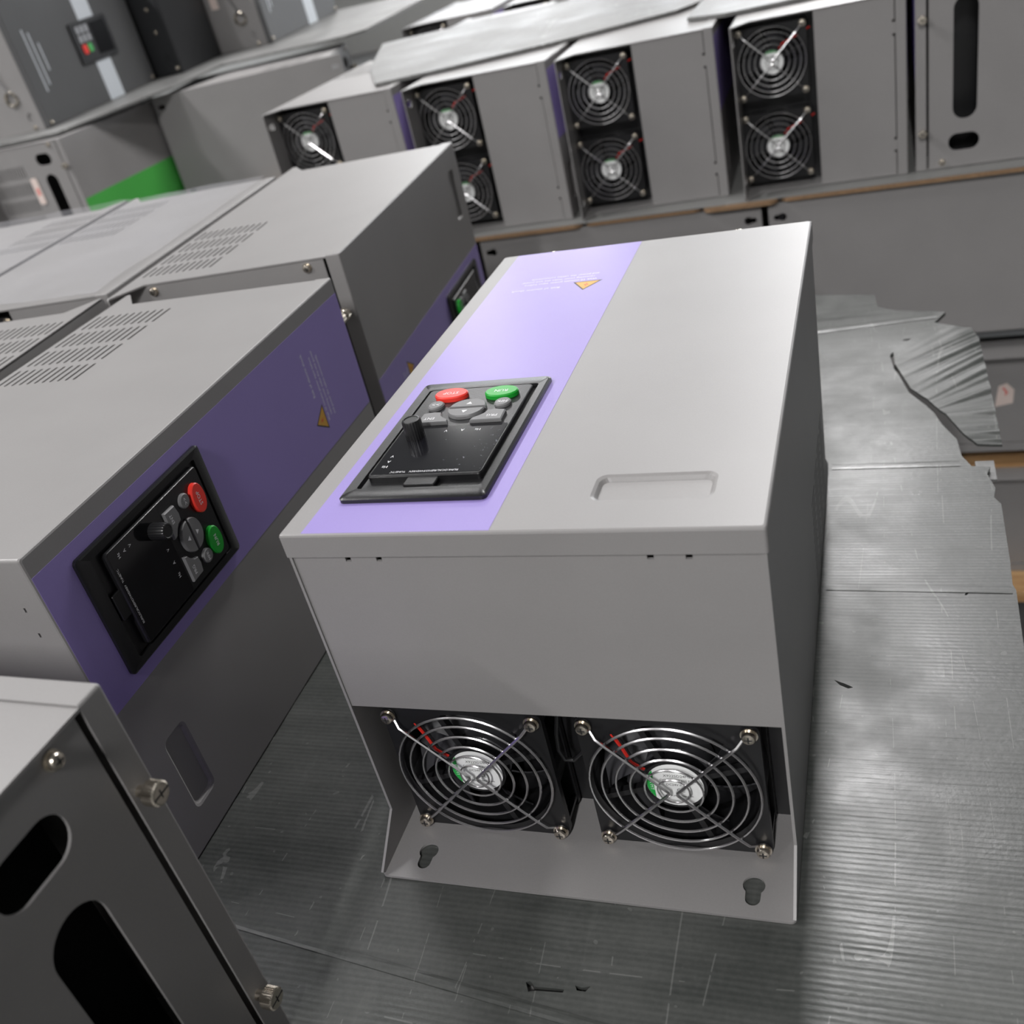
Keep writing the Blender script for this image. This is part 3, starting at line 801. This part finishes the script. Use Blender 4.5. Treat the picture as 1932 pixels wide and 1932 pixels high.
# drives under the sheet, on a bench
k = 0
labs = ('below the outer vented drive', 'below the film-covered drives', 'below the oval-cutout drive', 'below the purple keypad lid drive', 'below the near end of the sheet', 'below the lid-up drive')
for xa, wd_ in ((-862, 440), (-418, 390), (-24, 285)):
    for ya in (-455, 152):
        zt = -4.8 if xa > -600 else -0.4
        wide_drive('wide grey drive lying plate up ' + labs[k], xa, ya, wd_, 602, zt, 231+zt+4.8)
        k += 1
bench('dark metal bench carrying the lid-up drive and its neighbours', -900, 360, -480, 780, -236.4)
bench('dark metal bench under the drives hidden behind the back row', -640, 640, 1610, 2000, 16.6)
bench('dark metal bench under the green-striped drive and the tilted board', -1720, -830, 1300, 2500, 16.4)
tag(obj('cardboard_pad', MB().box((-1240, 1665, 16.8), (-840, 1960, 21.6)).mesh('pad', ['card'])), 'thin brown cardboard under the plain mounting plate drive', 'cardboard')

# ------------------------------------------------------------------ grey sheets on top of the back row
def top_sheet(label, outline, z0, t=5):
    return tag(obj('plastic_sheet', plate_mesh('plastic_sheet', outline, [], t, ['sheet_pale'], lambda u, v, w_: (u, v, z0 + w_))), label, 'plastic sheet')
top_sheet('silvery plastic sheet lying across the tops of the fan drives', [(-460, 1194), (-340, 1219), (-184, 1269), (-12, 1352), (17, 1404), (10, 1560), (-300, 1850), (-690, 1760), (-560, 1400)], 245.4)
top_sheet('silvery plastic sheet on the fourth fan drive and the slotted drive', [(19, 1242), (76, 1212), (195, 1225), (540, 1230), (540, 1600), (19, 1600)], 245.4)

# ------------------------------------------------------------------ tilted board with two white-striped drives
TILT = 2.1
bo = root('tilted_board', 'grey board under the two white-striped drives, tilted', 'board', (-1600, 1428, 250.0), 0, None, TILT)
ol = [(0, -76), (224, -76), (364, -62), (452, 225), (470, 410), (775, 445), (812, 476), (822, 830), (822, 1000), (0, 1000)]
obj('deck', plate_mesh('board', ol, [], 5, ['sheet_pale'], lambda u, v, w_: (u, v, w_)), bo)

def striped_drive(label, loc, yaw):
    """drive on its side, front towards +x: dark grey front, white band, keypad; local x<0 is depth, y length, z up"""
    D_, LN, HT = 260.0, 380.0, 240.0
    r = root('striped_drive', label, 'motor drive', loc, yaw, None, TILT)
    b = MB(); b.box((-D_, 2, 0), (-2, LN-2, HT)); bd = obj('housing', b.mesh('housing', ['paint']), r)
    b = MB(); b.prism(rrect(0, 0, LN, HT, 3, 3), 0, 14, 1.0)
    mx = Matrix(((0, 0, 1, -2*S), (1, 0, 0, 0), (0, 1, 0, 0), (0, 0, 0, 1)))
    fr = obj('front_cover', b.mesh('front_cover', ['dark_front']), r, mx)
    for z0_, z1_ in ((0.5, 80), (162, HT-0.5)):
        obj('white_band', MB().box((207, z0_, 14), (257, z1_, 14.3)).mesh('white_band', ['white_stripe']), fr)
    kp = obj('keypad', MB().prism(rrect(165, 82, 289, 161, 3, 3), 14, 17.5, 1).mesh('keypad', ['bezel']), r, mx)
    obj('display_window', MB().prism(rrect(228, 90, 280, 153, 2, 3), 17.4, 18.2, 0.3).mesh('display_window', ['screen_clean']), kp)
    for i in range(3):
        for j in range(2):
            kk = MB(); kk.prism(rrect(180 + i*14.5, 121 + j*17, 190.5 + i*14.5, 135.5 + j*17, 3, 3), 17.4, 19, 0.5)
            obj('key', kk.mesh('key', ['key_pale']), kp)
    obj('stop_button', MB().prism(rrect(181, 99, 195, 117, 4, 4), 17.4, 19.4, 0.6).mesh('stop_button', ['red']), kp)
    obj('run_button', MB().prism(rrect(199, 100, 212, 117, 4, 4), 17.4, 19.4, 0.6).mesh('run_button', ['green_pale']), kp)
    for y_, z0_, z1_ in ((34, 62, 178), (48, 72, 170), (64, 96, 148)):
        obj('text_line', MB().box((y_, z0_, 14), (y_+3, z1_, 14.2)).mesh('text_line', ['white_stripe']), fr)
    for y_ in (8, LN-8):
        obj('screw', DP['screw'], fr, Matrix.Translation((y_*S, 0.009, 0.0140)) @ Matrix.Rotation(PI/2, 4, 'X'))
    # near end: vent blocks, cable holes
    hs = [ellipse(-52, 62, 19, 17), ellipse(-26, 26, 8, 9)]
    for rr_ in range(5):
        for k_ in range(17):
            xx = -236 + k_*5.6; zz = 16 + rr_*43; hs.append(rect(xx, zz, xx+2.4, zz+31))
    ep = obj('end_plate', plate_mesh('end_plate', rect(-D_, 0, -2, HT), hs, 1.5, ['paint'], lambda u, v, w_: (u, -0.5 + w_, v)), r)
    obj('gland_ring', MB().tube([(-52 + 14*math.cos(2*PI*i/20), -2, 66 + 13*math.sin(2*PI*i/20)) for i in range(20)], 2.5, 6, True).mesh('gland_ring', ['nickel'], True), ep)
    obj('tag_wire', MB().tube([(-48, -3, 72), (-54, -6, 92), (-62, -8, 112), (-60, -6, 128)], 1.6, 6).mesh('tag_wire', ['chrome'], True), ep)
    tg = MB(); tg.box((-118, -2.2, 96), (-98, -1.2, 150)); obj('paper_tag', tg.mesh('paper_tag', ['tag']), ep)
    for x_, z_ in ((-26, 6), (-178, 6)):
        obj('screw', FP['screw'], ep, T3(x_, -0.5, z_))
    return r
striped_drive('white-striped drive with a small keypad on the tilted board, above the green-striped drive', (-1312, 1428, 255.4), -1.0)
striped_drive('white-striped drive further along the tilted board, keypad out of sight', (-1100, 2016, 277.2), 0.0)

r = root('dark_cabinet', 'dark cabinet standing between the two white-striped drives', 'cabinet', (-1580, 1830, 270.4), 0, None, TILT)
obj('housing', MB().prism(rrect(0, 0, 350, 176, 3, 3), 0, 300, 2).mesh('housing', ['black_coat']), r)
obj('end_plate', plate_mesh('end_plate', rect(4, 4, 346, 296), [circle(330, 34, 10)], 2, ['black_coat'], lambda u, v, w_: (u, -2.4 + w_, v)), r)
for x_, z_ in ((318, 92), (316, 140), (340, 12)): obj('screw', FP['screw'], r, T3(x_, -2.4, z_))

# ------------------------------------------------------------------ row of drives far behind
drive('far drive behind the silvery sheet, pale top side, end turned out', 'R', (-770, 2080, 17), 2.0, 'far drives behind the back row', keypad=False, warn=False)
drive('far drive behind the silvery sheet, second along, end turned out', 'R', (-520, 2090, 17), 2.0, 'far drives behind the back row', keypad=False, warn=False)
drive('far drive behind the silvery sheet, third along, end turned out', 'R', (-260, 2090, 17), 0.0, 'far drives behind the back row', keypad=False, warn=False)
bench('far dark metal bench behind the back row', -810, 100, 2020, 2600, 16.4)
# sticker on the green-striped drive end plate
b = MB(); b.prism(rrect(0, 0, 16, 52, 4, 3), 0, 0.4)
st = obj('paper_sticker', b.mesh('paper_sticker', ['tag']), gd); st.matrix_basis = Matrix.Translation((0.104, -0.0002, 0.112)) @ Matrix.Rotation(PI/2, 4, 'X') 
obj('stamp_mark', MB().box((5, 18, 0.4), (11, 32, 0.55)).mesh('stamp_mark', ['tag_red']), st)
